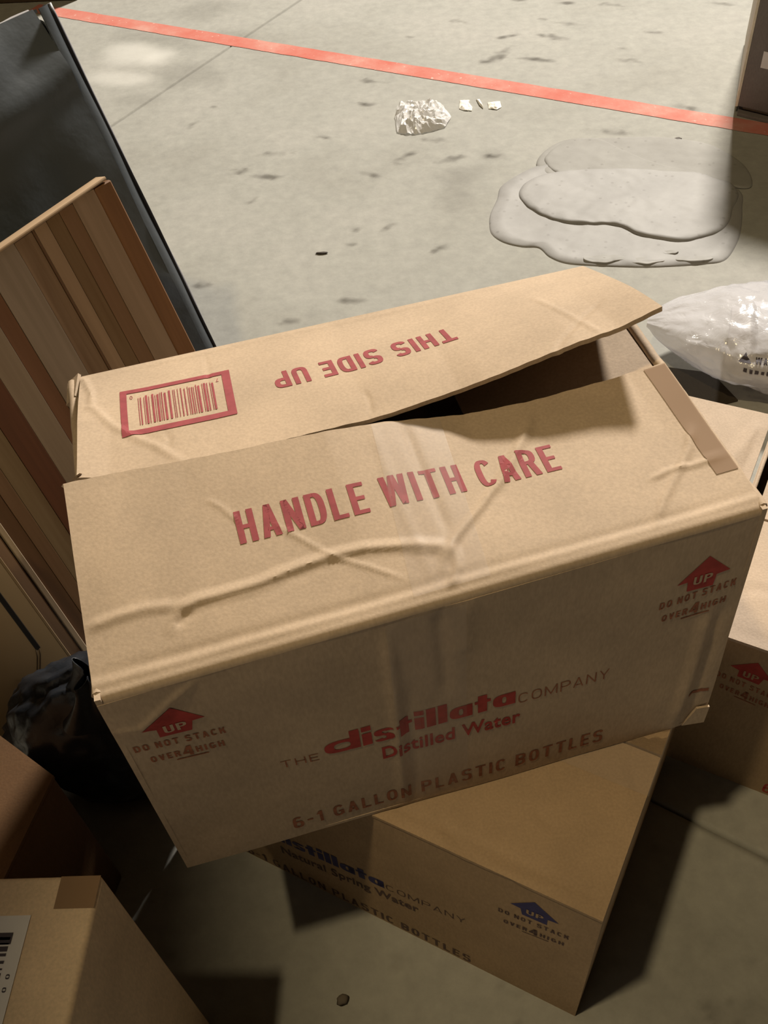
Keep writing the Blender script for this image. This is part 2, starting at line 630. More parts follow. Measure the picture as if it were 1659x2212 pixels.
def cement(name, c1, c2, rough):
    m, nt, b = new_mat(name)
    tc = nd(nt, 'ShaderNodeTexCoord')
    n1 = nd(nt, 'ShaderNodeTexNoise', Scale=9.0, Detail=6.0, Roughness=0.65)
    v = nd(nt, 'ShaderNodeTexVoronoi', Scale=42.0)
    v.inputs['Randomness'].default_value = 1.0
    for n in (n1, v):
        nt.links.new(tc.outputs['Object'], n.inputs['Vector'])
    r1 = ramp(nt, [(0.35, c1), (0.7, c2)])
    nt.links.new(n1.outputs['Fac'], r1.inputs['Fac'])
    r2 = ramp(nt, [(0.08, (0.62, 0.60, 0.58)), (0.18, (1, 1, 1))])
    nt.links.new(v.outputs['Distance'], r2.inputs['Fac'])
    nt.links.new(mixrgb(nt, r1.outputs['Color'], r2.outputs['Color'], 0.5, 'MULTIPLY'), b.inputs['Base Color'])
    b.inputs['Roughness'].default_value = rough
    b.inputs['Specular IOR Level'].default_value = 0.25
    bp = nd(nt, 'ShaderNodeBump', Strength=0.2, Distance=0.003)
    nt.links.new(n1.outputs['Fac'], bp.inputs['Height'])
    nt.links.new(bp.outputs['Normal'], b.inputs['Normal'])
    return m


M_CEM = cement('cement_grey', (0.235, 0.228, 0.222), (0.305, 0.297, 0.292), 0.6)
M_CEM2 = cement('cement_pale', (0.23, 0.222, 0.207), (0.29, 0.283, 0.268), 0.7)
OUT = [(0.387,1.89),(0.339,1.858),(0.305,1.824),(0.291,1.78),(0.271,1.732),(0.263,1.697),(0.262,1.658),(0.28,1.626),(0.312,1.605),(0.343,1.596),(0.358,1.563),(0.384,1.538),(0.429,1.523),(0.478,1.511),(0.527,1.501),(0.577,1.496),(0.627,1.494),(0.669,1.498),(0.702,1.537),(0.729,1.588),(0.755,1.661),(0.769,1.727),(0.714,1.794),(0.617,1.857),(0.509,1.893),(0.434,1.907)]
TOP = [(0.392,1.896),(0.407,1.932),(0.437,1.965),(0.472,1.985),(0.512,1.984),(0.559,1.975),(0.644,1.964),(0.709,1.941),(0.76,1.91),(0.789,1.865),(0.807,1.813),(0.806,1.762),(0.792,1.73),(0.764,1.735),(0.736,1.765),(0.673,1.78),(0.601,1.794),(0.493,1.821),(0.421,1.842),(0.398,1.861)]
INN = [(0.335,1.779),(0.345,1.809),(0.361,1.828),(0.395,1.847),(0.446,1.852),(0.5,1.849),(0.555,1.839),(0.609,1.825),(0.661,1.808),(0.707,1.795),(0.736,1.765),(0.759,1.743),(0.762,1.711),(0.751,1.682),(0.733,1.652),(0.716,1.616),(0.689,1.586),(0.65,1.571),(0.606,1.565),(0.565,1.583),(0.535,1.602),(0.51,1.633),(0.485,1.646),(0.457,1.651),(0.416,1.662),(0.384,1.682),(0.359,1.71),(0.344,1.736)]
LOBE = [(0.41,1.90),(0.425,1.935),(0.46,1.968),(0.505,1.978),(0.545,1.966),(0.574,1.923),(0.6,1.888),(0.63,1.852),(0.66,1.828),(0.71,1.79),(0.66,1.79),(0.58,1.80),(0.49,1.82),(0.43,1.845)]
pt = thing('cement_spill', (0.53, 1.73, 0), 'grey hardened cement spill in layered rounded lobes on the floor', 'spill')
link('outer_layer', blob(OUT, 0.0042, 0, 1.0, 0.0014, (0.51, 1.70), rim=0.5), M_CEM, pt)
link('upper_lobe', blob(TOP, 0.0035, 0.0015, 2.0, 0.0012, (0.60, 1.86)), M_CEM2, pt)
link('ridge_lobe', blob(LOBE, 0.0035, 0.0036, 4.0, 0.001, (0.54, 1.87)), M_CEM2, pt)
link('inner_pool', blob(INN, 0.0065, 0.0032, 3.0, 0.0016, (0.56, 1.73)), M_CEM, pt)
for k, (cx_, cy_, rx_, ry_) in enumerate([(0.455, 1.535, 0.04, 0.012), (0.53, 1.517, 0.035, 0.010), (0.615, 1.507, 0.035, 0.008), (0.58, 1.535, 0.014, 0.006)]):
    ol = [(cx_ + rx_ * math.cos(a) * (1 + 0.2 * noise.noise((a * 2, k, 0))), cy_ + ry_ * math.sin(a) * (1 + 0.3 * noise.noise((a * 2, k, 7))) - 0.12 * rx_ * math.cos(a)) for a in np.linspace(0, 2 * math.pi, 13)[:-1]]
    if k == 0:
        M_CHALK = cement('chalky_crust', (0.27, 0.265, 0.255), (0.36, 0.35, 0.34), 0.7)
    link('chalky_crust', blob(ol, 0.0018, 0.0040, 8.0 + k, 0.002), M_CHALK, pt)



# ------------------------------------------------------------------ block lettering drawn from strokes
def se(a, rx, ry, e=2.7):
    c, n = math.cos(a), math.sin(a)
    return (math.copysign(abs(c) ** (2 / e), c) * rx, math.copysign(abs(n) ** (2 / e), n) * ry)


def band(cx, cy, rx, ry, tx, ty, a0, a1, n=14):
    out = []
    for i in range(n):
        p, q = math.radians(a0 + (a1 - a0) * i / n), math.radians(a0 + (a1 - a0) * (i + 1) / n)
        o0, o1, i0, i1 = se(p, rx, ry), se(q, rx, ry), se(p, rx - tx, ry - ty), se(q, rx - tx, ry - ty)
        out.append([(cx + x, cy + y) for x, y in (o0, o1, i1, i0)])
    return out


def glyph(c, w, s):
    t = s * .82
    B = lambda x0, y0, x1, y1: [(x0, y0), (x1, y0), (x1, y1), (x0, y1)]
    D = lambda x0, y0, x1, y1, k=s: [(x0, y0), (x0 + k, y0), (x1 + k, y1), (x1, y1)]
    L, R = B(0, 0, s, 1), B(w - s, 0, w, 1)
    if c == 'H': return [L, R, B(s, .5 - t / 2, w - s, .5 + t / 2)], w
    if c == 'A': return [D(0, 0, w / 2 - s / 2, 1), D(w - s, 0, w / 2 - s / 2, 1), B(w * .24, .2, w * .76, .2 + t * .85)], w
    if c == 'N': return [L, R, D(0, 1, w - s, 0)], w
    if c == 'D': return [L, B(s, 0, w * .5, t), B(s, 1 - t, w * .5, 1)] + band(w * .45, .5, w * .55, .5, s, t, -90, 90), w
    if c == 'L': return [L, B(s, 0, w * .85, t)], w * .85
    if c == 'E': return [L, B(s, 0, w * .88, t), B(s, 1 - t, w * .88, 1), B(s, .5 - t / 2, w * .8, .5 + t / 2)], w * .88
    if c == 'T': return [B(w / 2 - s / 2, 0, w / 2 + s / 2, 1 - t), B(0, 1 - t, w, 1)], w
    if c == 'I': return [L], s
    if c == 'W': 
        W = w * 1.45
        return [D(0, 1, W * .25 - s / 2, 0), D(W * .5 - s / 2, 1, W * .25 - s / 2, 0), D(W * .5 - s / 2, 1, W * .75 - s / 2, 0), D(W - s, 1, W * .75 - s / 2, 0)], W
    if c == 'V': return [D(0, 1, w / 2 - s / 2, 0), D(w - s, 1, w / 2 - s / 2, 0)], w
    if c == 'M':
        W = w * 1.25
        return [L, B(W - s, 0, W, 1), D(0, 1, W / 2 - s / 2, .1), D(W - s, 1, W / 2 - s / 2, .1)], W
    if c == 'Y': return [D(0, 1, w / 2 - s / 2, .42), D(w - s, 1, w / 2 - s / 2, .42), B(w / 2 - s / 2, 0, w / 2 + s / 2, .45)], w
    if c == 'K': return [L, D(s * .8, .38, w - s * 1.1, 1, s * 1.1), D(w - s * 1.1, 0, s * 1.3, .58, s * 1.1)], w
    if c in 'O0': return band(w / 2, .5, w / 2, .5, s, t, 0, 360, 26), w
    if c == 'C': return band(w / 2, .5, w / 2, .5, s, t, 38, 322, 22), w
    if c == 'G': return band(w / 2, .5, w / 2, .5, s, t, 38, 322, 22) + [B(w * .5, .36, w, .36 + t), B(w - s, .1, w, .4)], w
    if c == 'U': return [B(0, .3, s, 1), B(w - s, .3, w, 1)] + band(w / 2, .32, w / 2, .32, s, t, 180, 360), w
    if c == 'S': return band(w / 2, .73, w / 2, .27, s, t, 15, 270, 16) + band(w / 2, .27, w / 2, .27 + .03, s, t, 90, -165, 16), w
    bowl = lambda cy, ry: [B(s, cy - ry, w * .5, cy - ry + t), B(s, cy + ry - t, w * .5, cy + ry)] + band(w * .45, cy, w * .55, ry, s, t, -90, 90, 10)
    if c == 'P': return [L] + bowl(.71, .29), w
    if c == 'R': return [L] + bowl(.73, .27) + [D(w - s * 1.05, 0, w * .42, .5, s * 1.05)], w
    if c == 'B': return [L] + bowl(.74, .26) + bowl(.27, .27), w
    if c == '6': return band(w / 2, .3, w / 2, .3, s, t, 0, 360, 20) + band(w / 2, .5, w / 2, .5, s, t, 50, 190, 10), w
    if c == '1': return [B(s * .9, 0, s * 1.9, 1), D(0, .72, s * .9, 1, s)], s * 2
    if c == '4': return [B(w * .6, 0, w * .6 + s, 1), B(0, .22, w, .22 + t), D(0, .3, w * .6 - s * .2, 1, s * .95)], w
    if c == '-': return [B(0, .40, w * .55, .40 + t)], w * .55
    x = .64
    if c == 'd': return band(w * .5, x / 2, w * .5, x / 2, s, t * .8, 0, 360, 22) + [B(w - s, 0, w, 1)], w
    if c == 'a': return band(w * .5, x / 2, w * .5, x / 2, s, t * .8, 0, 360, 22) + [B(w - s, 0, w, x)], w
    if c == 'l': return [L], s
    if c == 'i': return [B(0, 0, s, x), B(0, .76, s, 1)], s
    if c == 't': return [B(s * .35, 0, s * 1.35, .9), B(0, x - t * .8, s * 1.75, x)], s * 1.75
    if c == 's': return [[(p * .85, q * x) for p, q in pl] for pl in glyph('S', w, s)[0]], w * .85
    return [], w * .6


def block(txt, w=.5, s=.16, gap=.12, first=1.0):
    polys, x = [], 0.0
    for i, ch in enumerate(txt):
        if ch == ' ':
            x += w * .62
            continue
        g_, adv = glyph(ch, w * (first if i == 0 else 1), s)
        for pl in g_:
            # keep every outline counter-clockwise so all faces look the same way
            ar = sum(pl[k][0] * pl[(k + 1) % len(pl)][1] - pl[(k + 1) % len(pl)][0] * pl[k][1] for k in range(len(pl)))
            pl = pl if ar > 0 else pl[::-1]
            polys.append([(x + px, py) for px, py in pl])
        x += adv + gap
    return polys2d(polys)


# ------------------------------------------------------------------ printed layouts
def prints(S, L, H, parent, ink, ink2, M_card, arrows, texts):
    uv = lambda x, y: (x / L, y / H)
    for pts, up, dns, ovr in arrows:
        o = link('up_arrow', decal(S, [[uv(*q) for q in pts]], (8, 6)), ink, parent)
        link('lettering', place2d(block('UP', .55, .17, .14), S, uv(*up[0]), uv(*up[1]), uv(up[0][0], up[0][1] + up[2]), cut=(4, 2), lift=0.0008), M_card, parent)
        link('lettering', place2d(block('DO NOT STACK', .52, .17, .2), S, uv(*dns[0]), uv(*dns[1]), uv(dns[0][0], dns[0][1] + dns[2]), cut=(12, 2)), ink2, parent)
        a, b_, hh = A(*ovr[0]), A(*ovr[1]), ovr[2]
        f = lambda t: tuple(a + (b_ - a) * t)
        for s, t0, t1, k, dy in (('OVER', 0.0, 0.40, 1.0, 0), ('4', 0.43, 0.57, 1.75, -0.002), ('HIGH', 0.61, 1.0, 1.0, 0)):
            p0, p1 = f(t0), f(t1)
            p0, p1 = (p0[0], p0[1] + dy), (p1[0], p1[1] + dy)
            link('lettering', place2d(block(s, .52, .18, .2), S, uv(*p0), uv(*p1), uv(p0[0], p0[1] + hh * k), cut=(5, 2)), ink2, parent)
        p0, p1 = f(0.32), f(0.76)
        link('underline', decal(S, [[uv(p0[0], p0[1] - 0.005), uv(p1[0], p1[1] - 0.005), uv(p1[0], p1[1] - 0.0036), uv(p0[0], p0[1] - 0.0036)]], (4, 1)), ink2, parent)
    for s, p0, p1, h, bold, shear, sp, mat in texts:
        me = text2d(s, bold, shear, sp) if bold is not None else block(s, *shear)
        link('lettering', place2d(me, S, uv(*p0), uv(*p1), uv(p0[0], p0[1] + h), cut=(24, 3)), mat, parent)


# ------------------------------------------------------------------ top box: open, HANDLE WITH CARE
ZT, ZB = 0.5604, 0.2806
tFL, tFR, tBR, tBL = A(-.1937, .3346, ZT), A(.2678, .4376, ZT), A(.2121, .7289, ZT), A(-.2516, .6515, ZT)
bFL, bFR, bBR, bBL = A(-.1952, .3384, ZB), A(.2702, .4295, ZB), A(.213, .735, ZB), A(-.253, .650, ZB)
box = thing('cardboard_box', (0.01, 0.54, ZB), 'big open kraft box with red HANDLE WITH CARE on its front flap, atop another box', 'box')

RR = 0.006
INW = A(-.218, .976, 0)
F1base = bil(bFL, bFR, tFR - A(0, 0, RR), tFL - A(0, 0, RR))
L1, H1 = 0.472, 0.2802
D_F1 = creaser([([(0.406, .95), (.408, .70), (.405, .40), (.406, .03)], 0.007, 0.0022, 'tent'),
                ([(0.433, .70), (.429, .38), (.426, .03)], 0.006, -0.0012, 'g'),
                ([(0.485, 1.0), (.488, .80), (.493, .6)], 0.008, -0.0018, 'tent'),
                ([(0.528, 1.0), (.524, .77)], 0.006, 0.0010, 'g'),
                ([(.945, .62), (.947, .40), (.935, .02)], 0.010, 0.0030, 'tent'),
                ([(.968, .64), (.966, .40), (.958, .02)], 0.006, -0.0026, 'g'),
                ([(.002, .873), (.038, .849), (.088, .927), (.132, .985)], 0.004, 0.0014, 'tent'),
                ([(.30, .30), (.60, .26), (.85, .31)], 0.06, 0.0010, 'g')], L1, H1, 0.0016, 3.0)
F1 = surf(F1base, D_F1)
fp = link('front_panel', sheet(F1, 190, 90), M_CARD, box)
link('right_panel', sheet(bil(bFR, bBR, tBR, tFR), 12, 10), M_CARD, box)
link('back_panel', sheet(bil(bBR, bBL, tBL, tBR), 12, 10), M_CARD, box)
link('left_panel', sheet(bil(bBL, bFL, tFL, tBL), 12, 10), M_CARD, box)
zb = A(0, 0, 0.004)
link('bottom_panel', sheet(bil(bFL + zb, bFR + zb, bBR + zb, bBL + zb), 6, 6), M_CARD, box)

FFree = polycurve([0, .09, .185, .307, .41, .508, .641, .746, .845, .935, 1.0],
                  [(-.219, .481, .610), (-.185, .491, .605), (-.141, .502, .599), (-.085, .515, .595), (-.038, .526, .592), (.007, .540, .583), (.068, .554, .570), (.117, .564, .566), (.162, .574, .566), (.203, .585, .566), (.234, .590, .570)])


def F_flap(u, v):
    h = tFL + (tFR - tFL) * u
    if v < 0:                                # rounded fold over the front edge
        a = (1 + v / 0.06) * math.pi / 2
        c = h + INW * RR - A(0, 0, RR)
        return c + RR * (math.sin(a) * A(0, 0, 1) - math.cos(a) * INW)
    w = v
    return (h + INW * RR) * (1 - w) + FFree(u) * w


D_FF = creaser([
    ([(.12, .186), (.142, .264), (.162, .278), (.195, .276), (.249, .28), (.305, .309), (.362, .324), (.41, .318), (.469, .28), (.517, .232), (.525, .181)], 0.0075, 0.0026, 'tent'),
    ([(.13, .20), (.16, .255), (.25, .262), (.36, .302), (.41, .297), (.50, .235)], 0.003, -0.0009, 'g'),
    ([(.509, .122), (.54, .243), (.596, .378), (.636, .487), (.673, .602), (.713, .755), (.747, .892)], 0.006, 0.0024, 'tent'),
    ([(.517, .122), (.55, .243), (.605, .378), (.645, .487)], 0.003, -0.0012, 'g'),
    ([(.508, .002), (.53, .103), (.537, .22)], 0.005, 0.0020, 'tent'),
    ([(.298, .552), (.33, .44), (.367, .312), (.408, .228), (.452, .123)], 0.0028, 0.0010, 'tent'),
    ([(.21, .765), (.227, .71), (.247, .608)], 0.0025, 0.0008, 'tent'),
    ([(.972, .534), (.95, .419), (.91, .295), (.865, .168), (.831, .035)], 0.005, 0.0018, 'tent'),
    ([(.865, .30), (.899, .323), (.936, .311), (.995, .32)], 0.004, 0.0015, 'tent'),
    ([(.003, .288), (.048, .304), (.093, .306), (.137, .283)], 0.006, 0.0014, 'tent'),
    ([(.144, .251), (.127, .191)], 0.0035, -0.0014, 'g'),
    ([(.537, .983), (.536, .726), (.537, .505), (.537, .283)], 0.004, -0.0010, 'g'),
    ([(.485, 1.0), (.483, .546), (.49, .08)], 0.004, 0.0006, 'g'),
    ([(.0, .065), (.5, .062), (1, .065)], 0.0040, -0.0008, 'g'),
    ([(-.1, .022), (1.1, .022)], 0.0046, 0.0013, 'g'),
    ([(.06, .0), (.06, 1.0)], 0.02, 0.0006, 'g'),
], 0.473, 0.157, 0.0022, 11.0)


def D_front(u, v):
    if v < 0:
        return 0.0
    return D_FF(u, v) * min(1.0, v * 22)


FFS = surf(F_flap, D_front)
ff = link('front_flap', sheet(FFS, 240, 96, 0.0038, 0.0012, 0, 1, -0.06, 1), M_CARD, box)
link('lettering', place2d(block('HANDLE WITH CARE', .43, .148, .115), FFS, (.240, .499), (.747, .503), (.241, .671), cut=(80, 12)), M_RED, ff)

BFree = polycurve([0, .06, .123, .235, .363, .483, .521, .639, .682, .846, .919, 1.0],
                  [(-.2165, .504, .597), (-.195, .5065, .590), (-.165, .512, .586), (-.115, .522, .584), (-.057, .534, .583), (-.003, .544, .583), (.014, .547, .585), (.067, .56, .590), (.087, .562, .595), (.160, .580, .608), (.192, .588, .611), (.227, .598, .619)])
gL, gR = A(-.2445, .6553, ZT), A(.201, .742, ZT)


def B_flap(u, v):
    return (gL + (gR - gL) * u) * (1 - v) + BFree(u) * v + A(0, 0, 0.004 * math.sin(math.pi * v))


D_BF = creaser([
    ([(.01, .4), (.03, .434), (.063, .613), (.106, .772), (.134, .855), (.175, 1.017)], 0.005, -0.0014, 'tent'),
    ([(.002, 0.0), (.023, .26), (.026, .416)], 0.004, -0.0018, 'tent'),
    ([(.804, 1.006), (.828, .923), (.888, .776), (.941, .66)], 0.004, 0.0012, 'tent'),
    ([(.489, .774), (.492, .86), (.487, .96)], 0.0025, 0.0009, 'tent'),
    ([(.233, .062), (.236, .25), (.231, .45)], 0.003, 0.0006, 'tent'),
    ([(.149, .749), (.155, .82), (.15, .892)], 0.0025, 0.0008, 'tent'),
    ([(.849, .356), (.87, .70), (.889, .997)], 0.004, -0.0009, 'tent'),
    ([(.0, .04), (.5, .04), (1, .04)], 0.003, -0.0008, 'g'),
], 0.461, 0.157, 0.0022, 21.0)
BFS = surf(B_flap, lambda u, v: D_BF(u, v) * min(1, v * 15) + (0.006 * max(0, v - 0.55) * max(0, 1 - u / 0.13) * 2))
BFN = surf(BFS, None)
# the back flap runs hinge -> free edge towards the camera: its upper side is the negative normal
BSURF = lambda u, v: BFS(1 - u, v)
bf = link('back_flap', sheet(BSURF, 220, 80, 0.0038, 0.001), M_CARD, box)
bu = lambda u, v: (1 - u, v)
link('lettering', place2d(block('THIS SIDE UP', .62, .20, .15), BSURF, bu(.676, .414), bu(.343, .442), bu(.680, .566), cut=(60, 8)), M_RED, bf)
# barcode: red frame and bars
bar = []
fr = [(.0755, .30), (.272, .305), (.272, .727), (.080, .737)]
fb = bil(*[(x, y, 0) for x, y in fr])
Q = lambda s, t: bu(*fb(s, t)[:2])
bar += [[Q(0, 0), Q(1, 0), Q(1, .085), Q(0, .085)], [Q(0, .905), Q(1, .905), Q(1, 1), Q(0, 1)], [Q(0, .085), Q(.058, .085), Q(.058, .905), Q(0, .905)], [Q(.925, .085), Q(1, .085), Q(1, .905), Q(.925, .905)]]
x = 0.155
rb = random.Random(3)
while x < 0.83:
    w = rb.choice([0.0055, 0.0055, 0.010, 0.018])
    y0 = .20 + rb.choice([0, 0, .03])
    bar.append([Q(x, y0), Q(x + w, y0), Q(x + w, .82), Q(x, .82)])
    x += w + rb.choice([0.009, 0.011, 0.014, 0.022])
link('barcode', decal(BSURF, bar, (60, 24), .0005), M_RED, bf)
for dg_, s0 in (('0', .085), ('7', .865)):
    link('lettering', place2d(text2d(dg_), BSURF, Q(s0 + .025, .15), Q(s0, .15), Q(s0 + .025, .23), cut=(2, 2)), M_RED, bf)

# short flaps folded down inside, on the left and the right
rm = [tBR + A(-.004, -.008, -.001), tFR + A(-.010, .012, -.001)]
link('right_flap', sheet(bil(tFR + A(-.012, .020, -.002), tBR + A(-.005, -.018, -.002), tBR + A(-.155, -.050, -.030), tFR + A(-.160, -.010, -.030)), 20, 16), M_CARD, box)
link('left_flap', sheet(bil(tBL + A(.004, -.012, -.002), tFL + A(.006, .014, -.002), tFL + A(.150, .050, -.035), tBL + A(.155, .020, -.035)), 20, 16), M_CARD, box)
# rolled top edges at the two ends
def rod(p, q, r, wob=0.0, n=40):
    p, q = A(*p), A(*q)
    d = (q - p) / np.linalg.norm(q - p)
    s1 = np.cross(d, A(0, 0, 1)); s1 /= np.linalg.norm(s1)
    s2 = np.cross(s1, d)
    vs_, fs = [], []
    for i in range(n + 1):
        c = p + (q - p) * i / n + s1 * wob * noise.noise((i * .4, 1, 0)) + s2 * wob * noise.noise((i * .4, 4, 0))
        for k in range(8):
            a = k * math.pi / 4
            vs_.append(c + r * (math.cos(a) * s1 + math.sin(a) * s2))
    for i in range(n):
        for k in range(8):
            l = (k + 1) % 8
            fs.append((i * 8 + k, i * 8 + l, i * 8 + 8 + l, i * 8 + 8 + k))
    fs.append(tuple(range(7, -1, -1)))
    fs.append(tuple(n * 8 + k for k in range(8)))
    return mesh(vs_, fs, True, 50)
link('right_fold', rod(tFR + A(-.002, .004, -.003), tBR + A(-.002, 0, -.003), 0.0042, 0.001), M_CARD, box)
link('left_fold', rod(tFL + A(.001, .006, -.003), tBL + A(0, 0, -.003), 0.0042, 0.001), M_CARD, box)
link('corner_tab', sheet(bil(tBL + A(-.004, -.022, -.008), tBL + A(.006, -.022, .002), tBL + A(.006, .004, .004), tBL + A(-.006, .004, -.006)), 4, 4, 0.003), M_CARD, box)
# tape
link('clear_tape', sheet(lambda u, v: FFS(.455 + .115 * u + .03 * v, .02 + .97 * v) + A(0, 0, .0006), 24, 40, 0.0002), M_TAPE, ff)
link('clear_tape', sheet(lambda u, v: F1(.405 + .12 * u, .02 + .97 * v) + normal_of(F1, .45, .5) * .0006, 24, 40, 0.0002), M_TAPE, fp)
link('tan_tape', sheet(lambda u, v: FFS(.962 + .036 * u, .22 + .77 * v) + A(0, 0, .0006), 6, 30, 0.0002), M_TAPEB, ff)
link('torn_tab', sheet(bil(F1(.955, .0) + A(0, -.001, 0), F1(.998, .004) + A(.0, -.004, 0), F1(1.0, .10) + A(0, -.004, 0), F1(.975, .10) + A(0, -.003, 0)), 4, 4, 0.002), M_CARD, fp)

ARR_L = ([(.0409, .2554), (.0176, .2354), (.0271, .2323), (.0271, .2214), (.049, .2195), (.0515, .2315), (.0601, .2316)],
         ((.0315, .2255), (.0470, .2245), .0095), ((.0074, .2100), (.0699, .2020), .0085), ((.0145, .1903), (.066, .1846), .008))
ARR_R = ([(.4344, .2491), (.4118, .2241), (.4205, .2245), (.4211, .2131), (.4429, .2116), (.444, .2245), (.4549, .2256)],
         ((.4250, .2195), (.4405, .2190), .0095), ((.4007, .1988), (.4633, .2030), .0085), ((.4052, .1810), (.4583, .1835), .008))
prints(F1, L1, H1, fp, M_RED2, M_RED3, M_CARD, [ARR_L, ARR_R], [
    ('THE', (.0994, .1272), (.1286, .1247), .0105, None, (.8, .10, .28), 0, M_RED3),
    ('distillata', (.1338, .1285), (.2879, .1255), .0270, None, (.56, .225, .055, 1.5), 0, M_RED2),
    ('COMPANY', (.2905, .1230), (.3680, .1203), .0135, None, (.72, .085, .22), 0, M_RED3),
    ('Distilled Water', (.1775, .0985), (.2928, .0943), .0185, 0.022, 0, 1.05, M_RED2),
    ('6-1 GALLON PLASTIC BOTTLES', (.0949, .0172), (.3718, .0162), .0200, None, (.50, .15, .18), 0, M_RED3)])
link('red_mark', decal(F1, [[(.951, .195), (.968, .195), (.975, .205), (.99, .20), (.99, .185), (.975, .19), (.968, .18), (.951, .178)]], (4, 2)), M_RED3, fp)

# ------------------------------------------------------------------ bottom box: blue print, standing on the floor
C0 = A(.1424, .2637)
ea, eb = A(-.8552, .5183), A(.5183, .8552)
LB, WB, HB = .471, .313, .2800
P2 = lambda a, b_, z: A(*(C0 + ea * a + eb * b_), z)
box2 = thing('cardboard_box', (*(C0 + ea * LB / 2 + eb * WB / 2), 0), 'closed kraft box with blue printing, lying under the big open box', 'box')
HB2 = HB - 0.0046
link('body', hexa([P2(LB, 0, 0), P2(0, 0, 0), P2(0, WB, 0), P2(LB, WB, 0)], [P2(LB, 0, HB2), P2(0, 0, HB2), P2(0, WB, HB2), P2(LB, WB, HB2)], 0.004), M_CARD2, box2)
D_T2 = creaser([([(.337, .18), (.302, .10), (.254, .022)], .005, -.0012, 'tent'), ([(.22, .03), (.166, .024), (.10, .04)], .004, .0010, 'tent'),
                ([(.176, .42), (.128, .34)], .005, -.001, 'tent'), ([(0, .10), (1, .10)], .004, -.0012, 'g'), ([(.047, .9), (.02, .75)], .006, -.0015, 'tent')], LB, .156, 0.0010, 31.0)
T2a = surf(bil(P2(LB, -.002, HB), P2(0, -.002, HB), P2(0, .1555, HB), P2(LB, .1555, HB)), lambda u, v: min(0.0, D_T2(1 - u, v) - 0.0008))
link('top_flap', sheet(T2a, 120, 40, 0.004), M_CARD2, box2)
link('top_flap', sheet(bil(P2(LB, .1575, HB), P2(0, .1575, HB), P2(0, WB, HB), P2(LB, WB, HB)), 10, 6, 0.004), M_CARD2, box2)
T2s = bil(P2(LB, .115, HB), P2(-.001, .115, HB), P2(-.001, .200, HB), P2(LB, .200, HB))
link('tape_strip', sheet(surf(T2s, creaser([([(.6, .3), (.75, .8), (.9, .2)], .006, -.0006, 'tent'), ([(.7, .1), (.95, .4)], .004, -.0006, 'tent')], LB, .085, 0, 5.0)), 90, 16, 0.0002), M_TAPE, box2)
rise = A(0, 0, 0.0012)
link('fold_crease', rod(P2(.005, .003, HB - .0048), P2(.46, .003, HB - .0048), 0.0040, 0.0006), M_CARD2, box2)
F2 = bil(P2(LB, -.0006, 0), P2(0, -.0006, 0), P2(0, -.0006, HB2), P2(LB, -.0006, HB2))
ARR2 = ([(.4146, .2506), (.3936, .2230), (.4030, .2225), (.4050, .2100), (.4277, .2123), (.4275, .2250), (.4375, .2274)],
        ((.4085, .2180), (.4240, .2195), .0095), ((.3830, .1907), (.4482, .2018), .0085), ((.3886, .1691), (.4451, .1817), .008))
ARR2b = ([(x - .365, y) for x, y in ARR2[0]], tuple([(p[0] - .365, p[1]) if isinstance(p, tuple) else p for p in ARR2[1]]), tuple([(p[0] - .365, p[1]) if isinstance(p, tuple) else p for p in ARR2[2]]), tuple([(p[0] - .365, p[1]) if isinstance(p, tuple) else p for p in ARR2[3]]))
bl = link('print_panel', sheet(F2, 8, 4, 0.0004), M_CARD2, box2)
prints(F2, LB, HB2, bl, M_BLUE, M_BLUE2, M_CARD2, [ARR2, ARR2b], [
    ('THE', (.085, .088), (.115, .090), .011, None, (.8, .10, .28), 0, M_BLUE2),
    ('distillata', (.118, .0915), (.2621, .1046), .027, None, (.56, .225, .055, 1.5), 0, M_BLUE),
    ('COMPANY', (.2642, .1045), (.3508, .1154), .0135, None, (.72, .085, .22), 0, M_BLUE2),
    ('Natural Spring Water', (.135, .0600), (.2998, .0815), .0185, 0.022, 0, 1.05, M_BLUE2),
    ('6-1 GALLON PLASTIC BOTTLES', (.080, .004), (.3562, .006), .0185, None, (.50, .15, .18), 0, M_BLUE2)])

# ------------------------------------------------------------------ right box: pale, behind the stack, flap folded out
g3 = A(.8552, -.5183)
h3 = A(.5183, .8552)
O3 = g3 * -.020 + h3 * .6165
L3, W3, H3 = .47, .330, .265
P3 = lambda a, b_, z: A(*(O3 + g3 * a + h3 * b_), z)
box3 = thing('cardboard_box', (*(O3 + g3 * L3 / 2 + h3 * W3 / 2), 0), 'pale kraft box with red arrow, cut by the right picture edge behind the stack', 'box')
T_ = .004
S3f = bil(P3(0, 0, 0), P3(L3, 0, 0), P3(L3, 0, H3 - .004), P3(0, 0, H3 - .004))
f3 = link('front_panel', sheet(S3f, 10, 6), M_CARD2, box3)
link('right_panel', sheet(bil(P3(L3, 0, 0), P3(L3, W3, 0), P3(L3, W3, H3 - .004), P3(L3, 0, H3 - .004)), 4, 4), M_CARD3, box3)
link('back_panel', sheet(bil(P3(L3, W3, 0), P3(0, W3, 0), P3(0, W3, H3), P3(L3, W3, H3)), 4, 4), M_CARD3, box3)
link('left_panel', sheet(bil(P3(0, W3, 0), P3(0, 0, 0), P3(0, 0, H3), P3(0, W3, H3)), 4, 4), M_CARD3, box3)
D_T3 = creaser([([(0, .30), (.05, .42), (.2, .52)], .006, -.001, 'tent'), ([(.0, .06), (1, .06)], .003, -.0008, 'g')], L3, .16, .0012, 41.0)
link('front_flap', sheet(surf(bil(P3(.012, -.001, H3), P3(L3, -.001, H3), P3(L3, .163, H3), P3(.014, .163, H3)), D_T3), 80, 30), M_CARD3, box3)
